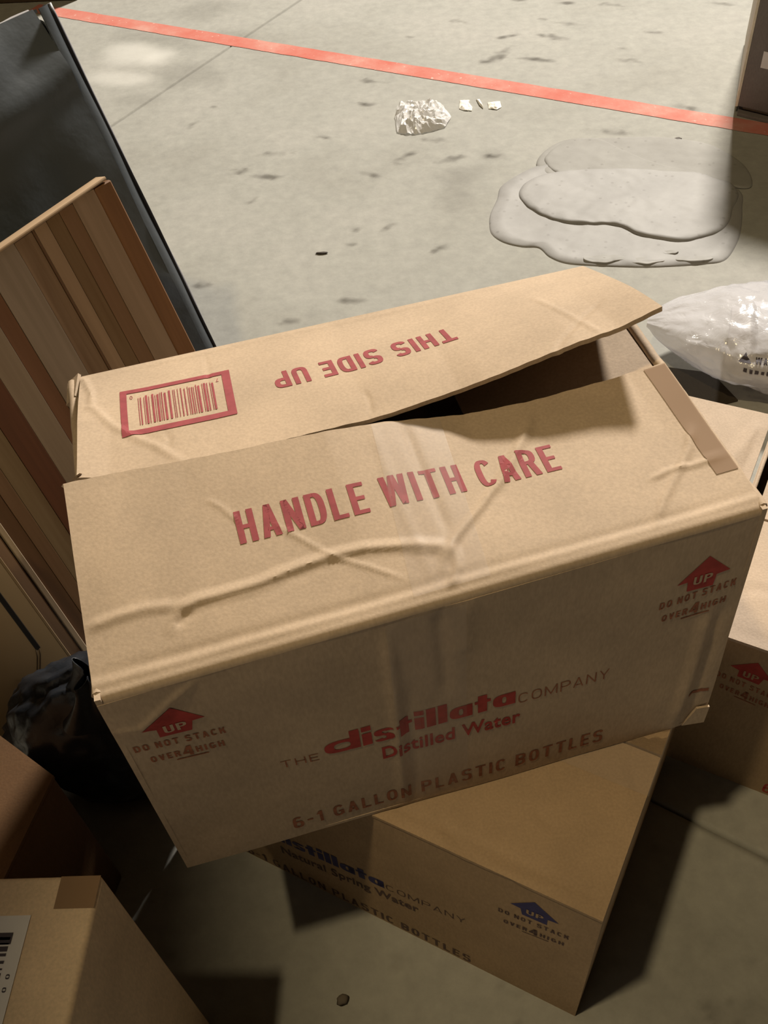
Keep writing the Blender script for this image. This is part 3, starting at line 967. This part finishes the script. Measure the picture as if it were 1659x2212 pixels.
link('back_flap', sheet(bil(P3(.014, .166, H3), P3(L3, .166, H3), P3(L3, W3, H3), P3(.014, W3, H3)), 8, 6), M_CARD3, box3)
D_L3 = creaser([([(0.97, .42), (.62, .50), (.42, .40), (.15, .42)], .012, .003, 'tent'), ([(.72, .48), (.85, .75), (.95, .95)], .014, .003, 'tent'), ([(.94, 0), (.94, 1)], .003, -.001, 'g')], .157, W3, .0018, 51.0)
link('left_flap', sheet(surf(bil(P3(-.158, .004, H3 - .012), P3(-.004, .002, H3 + .001), P3(-.004, W3, H3 + .001), P3(-.158, W3, H3 - .006)), D_L3), 50, 70), M_CARD3, box3)
link('left_fold', rod(P3(.003, .002, H3 - .001), P3(.003, W3, H3 - .001), .0028, .0006), M_CARD3, box3)
sh3 = lambda pts, d: [(x + d, y - .012) for x, y in pts]
ARR3 = (sh3(ARR_L[0], .020), ((.0515, .2135), (.067, .2125), .0095), ((.0274, .1980), (.0899, .1900), .0085), ((.0345, .1783), (.086, .1726), .008))
prints(S3f, L3, H3, f3, M_RED2, M_RED3, M_CARD2, [ARR3], [('6-1 GALLON PLASTIC BOTTLES', (.1150, .0050), (.39, .0050), .020, None, (.50, .15, .18), 0, M_RED2)])


# ------------------------------------------------------------------ leaning boards and dark slab, left
EV = A(-.697, -.717, 0)
DL = A(.24773, -.24093, -.93839)
NV = A(-.67286, .65409, -.34557)
A0 = A(-.1662, 1.0022, 0)
PL = lambda e, d, off: A0 + EV * e + DL * d + NV * off


def board(e0, e1, d0, d1, o0, o1, bev=0.002, seg=2, skew=0.0):
    s1 = skew
    d1b = d1 if d1 > -.3 else d1 + skew
    return hexa([PL(e0, d1, o0), PL(e1, d1b, o0), PL(e1, d1b, o1), PL(e0, d1, o1)], [PL(e0, d0, o0), PL(e1, d0 + s1, o0), PL(e1, d0 + s1, o1), PL(e0, d0, o1)], bev, seg)


wood_top = thing('wooden_board', tuple(PL(.18, 0, 0)), 'striped board glued from light and dark wood strips, leaning on the dark slab', 'board')
edges_e = [0, .027, .0609, .082, .1018, .1205, .1239, .1503, .1949, .2159, .2487, .2809, .3074, .325, .3443]
tones = [((.20, .095, .04), (.13, .06, .025)), ((.27, .185, .125), (.21, .14, .09)), ((.19, .105, .055), (.15, .08, .04)), ((.165, .10, .05), (.125, .07, .03)), ((.28, .185, .115), (.22, .14, .085)),
         ((.12, .06, .028), (.09, .045, .02)), ((.23, .15, .095), (.13, .075, .04)), ((.26, .20, .155), (.20, .15, .11)), ((.18, .085, .045), (.13, .06, .03)), ((.26, .20, .145), (.21, .15, .105)),
         ((.13, .048, .022), (.09, .035, .016)), ((.23, .165, .095), (.16, .105, .055)), ((.21, .125, .07), (.13, .07, .035)), ((.16, .085, .045), (.11, .06, .03))]
TH = .022
for k in range(len(edges_e) - 1):
    wm = wood('wood_strip_tone', *tones[k], DL)
    e0, e1 = edges_e[k] + .0003, edges_e[k + 1] - .0003
    dtop = -.5145 + (.012 * edges_e[k] / .17) + random.uniform(-.0006, .0006)
    link('wood_strip', board(e0, e1, dtop + (.002 if k == 0 else 0), -.012, random.uniform(-.0004, .0004), TH, .0003 if k else .002, 1), wm, wood_top)
wm = wood('wood_end_grain', (.40, .29, .19), (.30, .20, .12), EV)
link('end_cap', board(.005, .3443, -.519, -.5145, -.0008, TH + .0005, .0016, 2, skew=.0245), wm, wood_top)
wm = wood('pale_wood_edge', (.50, .40, .29), (.40, .31, .21), DL)
link('edge_strip', board(.3443, .3510, -.488, -.008, -.003, TH, .0006, 1), wm, wood_top)

bm_ = wood('brown_board_wood', (.17, .10, .055), (.12, .068, .035), DL)
bb = thing('wooden_board', tuple(PL(.4, 0, .04)), 'plain brown board showing as a strip left of the striped wood board', 'board')
link('panel', board(.3525, .56, -.36, -.006, .001, .019), bm_, bb)
M_PANEL = plain('brown_panel', (.17, .115, .055), .6, .3, .1, 6)
M_BLACK = plain('black_groove', (.012, .010, .009), .5, .3)
cb = thing('slotted_panel', tuple(PL(.47, .0275, -.08)), 'plain brown panel with a black slot, leaning beside the black bag', 'panel')
OC = -.08
cp = link('panel', board(.385, .56, -.33, .0275, OC, OC + .014), M_PANEL, cb)
link('edge_band', board(.3835, .3865, -.33, .0275, OC - .0004, OC + .0145, .0004, 1), wood('panel_edge', (.30, .22, .13), (.24, .17, .09), DL), cb)
link('slot', board(.4062, .4125, -.33, -.113, OC - .001, OC + .002, .0008, 1), M_BLACK, cb)


def line3(pts, r, name, mat, par):
    vs_, fs = [], []
    for i, p in enumerate(pts):
        q0 = A(*pts[max(0, i - 1)]); q1 = A(*pts[min(len(pts) - 1, i + 1)])
        d = (q1 - q0) / np.linalg.norm(q1 - q0)
        s1 = np.cross(d, NV); s1 /= np.linalg.norm(s1)
        for k in range(6):
            a = k * math.pi / 3
            vs_.append(A(*p) + r * (math.cos(a) * s1 + math.sin(a) * NV))
    n = len(pts)
    for i in range(n - 1):
        for k in range(6):
            l = (k + 1) % 6
            fs.append((i * 6 + k, i * 6 + l, i * 6 + 6 + l, i * 6 + 6 + k))
    fs.append(tuple(range(5, -1, -1))); fs.append(tuple((n - 1) * 6 + k for k in range(6)))
    return link(name, mesh(vs_, fs, True), mat, par)


M_LINE = plain('dark_brown_groove', (.05, .032, .016), .6, .2)
for o_ in (0, .0042):
    line3([PL(.4072 + o_, -.116, OC), PL(.4115 + o_, -.106, OC), PL(.4180 + o_, -.096, OC), PL(.449 + o_, -.051, OC), PL(.482 + o_, -.022, OC)], .0009, 'groove_line', M_LINE, cb)

# dark slab wrapped in plastic
M_SLAB = plain('dark_plastic_sheet', (.070, .080, .092), .40, .45, .12, 7, .35, 5.0, .02)
M_SEAM = plain('black_seam', (.010, .010, .014), .5, .3)
M_RIM = plain('grey_rim', (.34, .33, .35), .5, .4)
OS = .110
sl = thing('plastic_wrapped_slab', tuple(PL(.3, 0, OS)), 'tall dark grey slab wrapped in plastic, leaning behind the striped wood', 'slab')
ES, DT = -.099, -.703
nu_, nv_ = 60, 90


def S_slab(u, v):
    e = ES + .026 + (.45 - .026) * u
    d = DT + (-DT - .044) * (1 - v)
    P = PL(e, d, OS)
    n = 0.007 * noise.noise((e * 5, d * 4, 1.0)) + 0.0035 * noise.noise((e * 14, d * 9, 3.0))
    n -= 1.6 * max(0, DT + .10 - d) ** 2
    n += 0.006 * math.exp(-((d - DT - .085 - e * .15) / .02) ** 2)
    return P - NV * n


link('front_face', sheet(S_slab, nu_, nv_, .004), M_SLAB, sl)
def S_sheen(u, v):
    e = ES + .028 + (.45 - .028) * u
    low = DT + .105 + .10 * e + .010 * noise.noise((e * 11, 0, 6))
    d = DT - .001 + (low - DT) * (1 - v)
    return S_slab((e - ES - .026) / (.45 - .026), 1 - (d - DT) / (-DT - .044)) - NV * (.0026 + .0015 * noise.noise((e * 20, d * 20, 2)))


link('sheen_sheet', sheet(S_sheen, 60, 16, .0008), plain('painted_sheen_grey', (.30, .32, .325), .45, .4, .2, 9), sl)  # added pale sheet: the plastic's sheen is put into its colour
link('core', board(ES + .004, .45, DT + .010, -.085, OS + .030, OS + .13, .012, 3), M_SLAB, sl)


def S_side(u, v):
    # rounded right border with a soft bulge
    d = DT + (-DT - .044) * (1 - v)
    a = u * math.pi * .55
    w = .026 + .003 * noise.noise((d * 9, 2, 0))
    return PL(ES + .026 - w * math.sin(a), d, OS + .0 + .03 * (1 - math.cos(a))) - NV * .003 * noise.noise((d * 7, u, 4))


link('side_border', sheet(lambda u, v: S_side(1 - u, v), 12, 90, .002), M_SLAB, sl)
seam_pts = [PL(ES + .0065 + .003 * noise.noise((d * 6, 0, 9)), d, OS + .006) for d in np.linspace(DT, -.036, 50)]
line3(seam_pts, .0028, 'seam', M_SEAM, sl)
line3([PL(ES - .002 + .002 * noise.noise((d * 8, 3, 9)), d, OS + .022) for d in np.linspace(DT, -.036, 50)], .004, 'rim', M_RIM, sl)
link('top_face', sheet(bil(PL(.45, DT, OS + .0165), PL(ES + .02, DT, OS + .0165), PL(ES + .01, DT + .004, OS + .13), PL(.45, DT + .004, OS + .13)), 30, 8, .004), M_SLAB, sl)
link('top_fold', rod(PL(ES + .03, DT, OS + .0185), PL(.44, DT, OS + .0185), .003, .0015), M_RIM, sl)

# ------------------------------------------------------------------ left boxes
h4 = .25
c4 = A(-.336, .453)
d4a = A(-.775, .632); d4b = A(-.30, -.955)
q4 = [c4 + d4b * .145, c4, c4 + d4a * .13, c4 + d4a * .13 + d4b * .145]
box4 = thing('cardboard_box', (*(sum(q4) / 4), 0), 'orange-brown box coloured dark for its shade, at the left edge, between black bag and corner box', 'box')
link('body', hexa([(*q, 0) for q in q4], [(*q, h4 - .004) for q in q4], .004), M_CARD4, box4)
mid = lambda p, q: (p + q) / 2
link('top_flap', sheet(bil((*mid(q4[3], q4[2]), h4), (*mid(q4[0], q4[1]), h4), (*q4[1], h4), (*q4[2], h4)), 10, 6), M_CARD4, box4)
link('top_flap', sheet(bil((*q4[3], h4), (*q4[0], h4), (*mid(q4[0], q4[1]), h4), (*mid(q4[3], q4[2]), h4)), 10, 6), M_CARD4, box4)

h5 = .40
c5 = A(-.228, .290)
d5a = A(-.997, .07); d5b = A(-.107, -.994)
q5 = [c5 + d5b * .30, c5, c5 + d5a * .36, c5 + d5a * .36 + d5b * .30]
box5 = thing('cardboard_box', (*(sum(q5) / 4), 0), 'tan box with white barcode label, in the bottom left corner', 'box')
link('body', hexa([(*q, 0) for q in q5], [(*q, h5) for q in q5], .004), M_CARD5, box5)
T5 = lambda x, y, z=0: A(*(c5 + d5a * x + d5b * y), h5 + z)
link('tape_strip', sheet(bil(T5(.030, .024, .0005), T5(.001, .024, .0005), T5(.001, .001, .0005), T5(.030, .001, .0005)), 8, 6, .0003), M_TAPEB, box5)
M_LABEL = plain('white_label_paper', (.62, .60, .60), .5, .3, .03)
M_INK = plain('black_ink', (.05, .04, .05), .6, .3)
S5 = bil(T5(.160, .126, .0006), T5(.045, .126, .0006), T5(.045, .028, .0006), T5(.160, .028, .0006))
lab = link('shipping_label', sheet(S5, 6, 6, .0004), M_LABEL, box5)
bars = []
y = .10
rb = random.Random(9)
while y < .75:
    w = rb.choice([.012, .02, .035])
    bars.append([(.1, 1 - y - w), (.91, 1 - y - w), (.91, 1 - y), (.1, 1 - y)])
    y += w + rb.choice([.012, .02, .03])
bars[0] = [(.1, .80), (.92, .80), (.92, .88), (.1, .88)]
link('barcode', decal(S5, bars, (2, 2), .0003), M_INK, lab)
link('lettering', place2d(block('020', .55, .16, .25), S5, (.945, .60), (.945, .48), (.968, .60), cut=(2, 2), lift=.0003), M_INK, lab)

# ------------------------------------------------------------------ black bag
def lump(center, rad, sub, f, flat=0.0):
    bm = bmesh.new()
    bmesh.ops.create_icosphere(bm, subdivisions=sub, radius=1.0)
    for v in bm.verts:
        n = v.co.normalized()
        r = f(n)
        q = Vector((center[0] + rad[0] * n.x * r, center[1] + rad[1] * n.y * r, center[2] + rad[2] * n.z * r))
        q.z = max(q.z, flat)
        v.co = q
    return bmmesh(bm, True)


def ridged(n, s, seed):
    return 1 - abs(noise.noise((n.x * s + seed, n.y * s, n.z * s)))


M_BAG = plain('black_bag_plastic', (.014, .016, .020), .35, .5, .2, 20, .3, 35, .006)
bag = thing('garbage_bag', (-.355, .575, 0), 'crumpled black plastic bag on the floor left of the open box', 'bag')


def f_bag(n):
    r = 0.80 + 0.22 * ridged(n, 2.2, 3) + 0.10 * ridged(n, 5.5, 9)
    if n.z > .3:
        r *= 1 - .25 * (n.z - .3)
    return r


def bag_mesh():
    me = lump((-.340, .588, .108), (.107, .066, .124), 5, f_bag, .001)
    for v in me.vertices:                     # lean the top towards the box corner
        k = max(0, v.co.z - .11) / .13
        v.co.x += .010 * k
        if v.co.x > -.30 and v.co.y > .50 and v.co.z < .2:
            v.co.x += .002 * min(1, (v.co.x + .30) / .06)
        if v.co.x > -.252:
            v.co.z = min(v.co.z, .262)
    return me


link('bag_body', bag_mesh(), M_BAG, bag)


def neck(u, v):
    a = u * 2 * math.pi
    r = (.018 + .030 * (1 - v) ** 2) * (1 + .35 * math.sin(a * 5 + v * 2) * (0.3 + v))
    return A(-.322 + .014 * v + r * math.cos(a), .568 - .010 * v + r * math.sin(a) * .8, .185 + .075 * v + .012 * math.sin(a * 3) * v)


link('bag_neck', sheet(neck, 60, 14, .0008), M_BAG, bag)

# ------------------------------------------------------------------ clear plastic bag with foam sheets, right
M_FILM = film('clear_film', (.66, .65, .69), .38, .16, .5, 38, .7)
M_FOAM = plain('white_foam_sheet', (.74, .76, .82), .45, .4, .05, 20, .3, 30)
M_FOAM2 = plain('grey_foam_sheet', (.40, .37, .36), .5, .35, .08, 12, .3, 25)
pb = thing('clear_plastic_bag', (.735, 1.175, 0), 'clear plastic bag of white foam with a printed warning, on the floor behind the boxes', 'bag')
AX = A(.943, -.333, 0); AY = A(.333, .943, 0)


def S_bag(u, v, k=1.0):
    """pillow: u round the short section, v along its length"""
    a = u * 2 * math.pi
    x = -.29 + .62 * v
    prof = max(0.02, 1 - abs(2 * v - 1) ** 2.2) ** .62
    ry, rz = .128 * prof * k, .058 * prof * k
    y, z = ry * math.cos(a), rz * math.sin(a)
    w = .010 * noise.noise((x * 16, a * 1.5, 2)) + .005 * (1 - abs(noise.noise((x * 40, math.cos(a) * 4, math.sin(a) * 4)))) + .003 * noise.noise((x * 80, math.cos(a) * 9, math.sin(a) * 9))
    y += w * math.cos(a) * prof; z += w * math.sin(a) * prof
    P = A(.735, 1.175, 0) + AX * x + AY * y
    return A(P[0], P[1], max(.001, .060 + z))


N1, N2 = 90, 110
vs_ = [S_bag(i / N1, j / N2) for j in range(N2 + 1) for i in range(N1)]
fs = [(j * N1 + i, j * N1 + (i + 1) % N1, (j + 1) * N1 + (i + 1) % N1, (j + 1) * N1 + i) for j in range(N2) for i in range(N1)]
fl = link('film', mesh(vs_, fs, True), M_FILM, pb)


def foam(ox, oy, rx, ry, z, rot, mat, seed):
    c, s_ = math.cos(rot), math.sin(rot)

    def S(u, v):
        x, y = (u - .5) * 2 * rx, (v - .5) * 2 * ry
        X = ox + x * c - y * s_; Y = oy + x * s_ + y * c
        P = A(.735, 1.175, 0) + AX * X + AY * Y
        return A(P[0], P[1], z - .018 * (v - .5) ** 2 * 4 + .004 * noise.noise((u * 5 + seed, v * 5, 0)))
    return link('foam_sheet', sheet(S, 30, 24, .012), mat, pb)


foam(.075, .015, .20, .060, .098, .08, M_FOAM, 1)
foam(.04, .0, .20, .075, .068, -.04, M_FOAM2, 5)


def S_print(u, v):
    return S_bag(.432 - .055 * v, .225 + .30 * u)


link('warning_print', place2d(block('WARNING', .55, .17, .2), S_print, (.15, .05), (.46, .05), (.15, .48), cut=(20, 4), lift=.0018), M_INK, pb)
link('warning_triangle', decal(S_print, [[(.02, 0), (.12, 0), (.07, .60)]], (3, 3), .0018), M_INK, pb)
rb = random.Random(4)
small, x = [], .07
while x < .6:
    w = rb.uniform(.02, .05)
    small.append([(x, -.55), (x + w, -.55), (x + w, -.33), (x, -.33)])
    x += w + .018
link('small_print', decal(S_print, small, (12, 2), .0016), M_INK, pb)

# ------------------------------------------------------------------ dark box, upper right
b6 = A(.858, 2.031)
d6a = A(.760, -.650); d6b = A(math.cos(math.radians(69.0)), math.sin(math.radians(69.0)))
W6, K6, H6 = .42, .36, .46
M_DARKBOX = cardboard('grey_brown_board', (.155, .135, .130), .7, .08, .35)
M_LIT_EDGE = cardboard('lit_edge_cream', (.74, .66, .56))  # light on the dark box's left edge is put into this cream colour
z6 = .016
q6 = [b6, b6 + d6a * W6, b6 + d6a * W6 + d6b * K6, b6 + d6b * K6]
dbx = thing('dark_box', (*(sum(q6) / 4), z6), 'dark grey box with edge coloured pale as if lit and white label, standing at the red line', 'box')
link('body', hexa([(*q, z6) for q in q6], [(*q, z6 + H6) for q in q6], .003), M_DARKBOX, dbx)
nf = A(d6a[1], -d6a[0])
s6 = [b6 - A(.0035, .001) - d6a * .002, b6 + d6a * .001 - A(.0035, .001) * 0, b6 + d6b * K6, b6 + d6b * K6 - A(.0035, .001)]
link('edge_strip', hexa([(*q, z6) for q in s6], [(*q, z6 + H6) for q in s6], .0006, 1), M_LIT_EDGE, dbx)  # added strip standing in for the lit left edge
Pf = lambda x, z, o=.0008: A(*(b6 + d6a * x + nf * o), z)
link('label', sheet(bil(Pf(.031, .108), Pf(.105, .108), Pf(.105, .142), Pf(.031, .142)), 4, 4, .0005), plain('label_paper', (.62, .58, .60), .5, .3, .03), dbx)
q6b = [b6 + d6a * .006 - nf * -.010, b6 + d6a * (W6 - .01) + nf * .010, b6 + d6a * (W6 - .01) + d6b * (K6 - .02), b6 + d6a * .01 + d6b * (K6 - .02)]
ct = thing('cardboard_sheet', (*(sum(q6b) / 4), 0), 'thin flat cardboard sheet under the dark grey box', 'cardboard')
link('sheet', hexa([(*q, .0) for q in q6b], [(*q, .007) for q in q6b], .001, 1), M_DARKBOX, ct)
q6c = [b6 + d6a * .012, b6 + d6a * (W6 - .03), b6 + d6a * (W6 - .03) + d6b * (K6 - .04), b6 + d6a * .03 + d6b * (K6 - .04)]
link('upper_sheet', hexa([(*(q + d6b * .012), .007) for q in q6c], [(*(q + d6b * .012), z6) for q in q6c], .001, 1), M_EDGE, ct)

db = thing('dark_board', (.48, 1.17, 0), 'dark brown flat board on the floor between right box and clear bag', 'board')
qd = [(.40, 1.09), (.578, 1.125), (.557, 1.195), (.38, 1.26)]
link('board', hexa([(*q, 0) for q in qd], [(*q, .004) for q in qd], .001, 1), cardboard('dark_board', (.035, .026, .016)), db)

# dark box at the far left top
q7 = [A(-1.15, 3.10), A(-.735, 3.045), A(-.70, 3.35), A(-1.12, 3.40)]
fbx = thing('brown_box', (*(sum(q7) / 4), 0), 'dark brown box far behind the tall dark slab, at the top edge', 'box')
link('body', hexa([(*q, 0) for q in q7], [(*q, .3) for q in q7], .004), cardboard('dark_brown_board', (.09, .06, .04)), fbx)
link('top_flap', sheet(bil((*q7[0], .304), (*q7[1], .304), (*((q7[1] + q7[2]) / 2), .304), (*((q7[0] + q7[3]) / 2), .304)), 3, 3), cardboard('dark_brown_flap', (.10, .068, .045)), fbx)

# ------------------------------------------------------------------ litter on the floor
def crumple(outline, h, seed, n=26, amp=1.0):
    pts = np.array(outline, float)
    c = pts.mean(0)
    P = []
    m_ = len(pts)
    for i in range(m_):
        for k in range(5):
            P.append(pts[i] + (pts[(i + 1) % m_] - pts[i]) * k / 5)
    P = np.array(P)
    N = len(P)
    vs_, fs = [], []
    K = 12
    for j in range(K + 1):
        r = 1 - j / K * .97
        for i in range(N):
            q = c + (P[i] - c) * r
            z = h * (1 - r ** 3) * .35 + h * amp * (1 - abs(noise.noise((q[0] * 45 + seed, q[1] * 45, seed)))) ** 2 * .55 * (1 - r ** 6) + h * .25 * abs(noise.noise((q[0] * 120, q[1] * 120, seed)))
            vs_.append((q[0], q[1], .0008 + z))
    for j in range(K):
        for i in range(N):
            l = (i + 1) % N
            fs.append((j * N + i, j * N + l, (j + 1) * N + l, (j + 1) * N + i))
    fs.append(tuple(K * N + i for i in range(N)))
    return mesh(vs_, fs, False)


M_WRAP = film('crumpled_clear_wrap', (.90, .89, .90), .32, .15, .4, 60, .8)
SCR = [(.124, 2.223), (.147, 2.222), (.179, 2.207), (.207, 2.216), (.229, 2.197), (.24, 2.142), (.221, 2.099), (.186, 2.087), (.155, 2.081), (.135, 2.085), (.113, 2.097), (.113, 2.168)]
o = link('plastic_wrap', crumple([(x, y - .006) for x, y in SCR], .030, 4.0), M_WRAP)
tag(o, 'crumpled clear plastic wrap on the floor just below the red line', 'wrap')
M_SCRAP = plain('white_scrap_paper', (.78, .75, .68), .5, .4, .06)
for nm, ol, lab_ in (('paper_scrap', [(.269, 2.214), (.293, 2.211), (.289, 2.197), (.294, 2.175), (.29, 2.158), (.273, 2.163), (.263, 2.174)], 'white scrap lying right beside the crumpled plastic wrap'),
                     ('paper_scrap', [(.307, 2.211), (.315, 2.21), (.318, 2.179), (.317, 2.163), (.311, 2.18)], 'thin white sliver lying between two larger white scraps'),
                     ('paper_scrap', [(.331, 2.19), (.36, 2.19), (.359, 2.162), (.347, 2.152), (.329, 2.16)], 'white scrap rightmost in the row beside the plastic wrap')):
    o = link(nm, crumple(ol, .008, 8.0 + ol[0][0] * 30, amp=.6), M_SCRAP)
    tag(o, lab_, 'scrap', 'white scraps below the red line')

M_CHIP = plain('dark_chip', (.045, .035, .028), .7, .3)


def chip(name, x, y, rx, ry, rz, rot, seed, label, cat, mat):
    me = lump((0, 0, 0), (rx, ry, rz), 2, lambda n: .75 + .5 * ridged(n, 1.7, seed))
    me.transform(Matrix.Translation((x, y, rz * .8)) @ Matrix.Rotation(rot, 4, 'Z'))
    for v in me.vertices:
        v.co.z = max(v.co.z, .0006)
    o = link(name, me, mat)
    tag(o, label, cat)


chip('wood_chip', -.071, 1.649, .011, .0035, .002, -.1, 2, 'small dark sliver on bare floor above the open box', 'chip', M_CHIP)
chip('floor_chip', .704, 1.942, .010, .006, .0025, .5, 5, 'tiny dark crumb behind the cement spill', 'chip', M_CHIP)
chip('pebble', -.092, .299, .006, .005, .004, .3, 7, 'tiny dark pebble on the floor at the bottom, before the blue-print box', 'pebble', plain('grey_pebble', (.12, .10, .08), .8, .2))
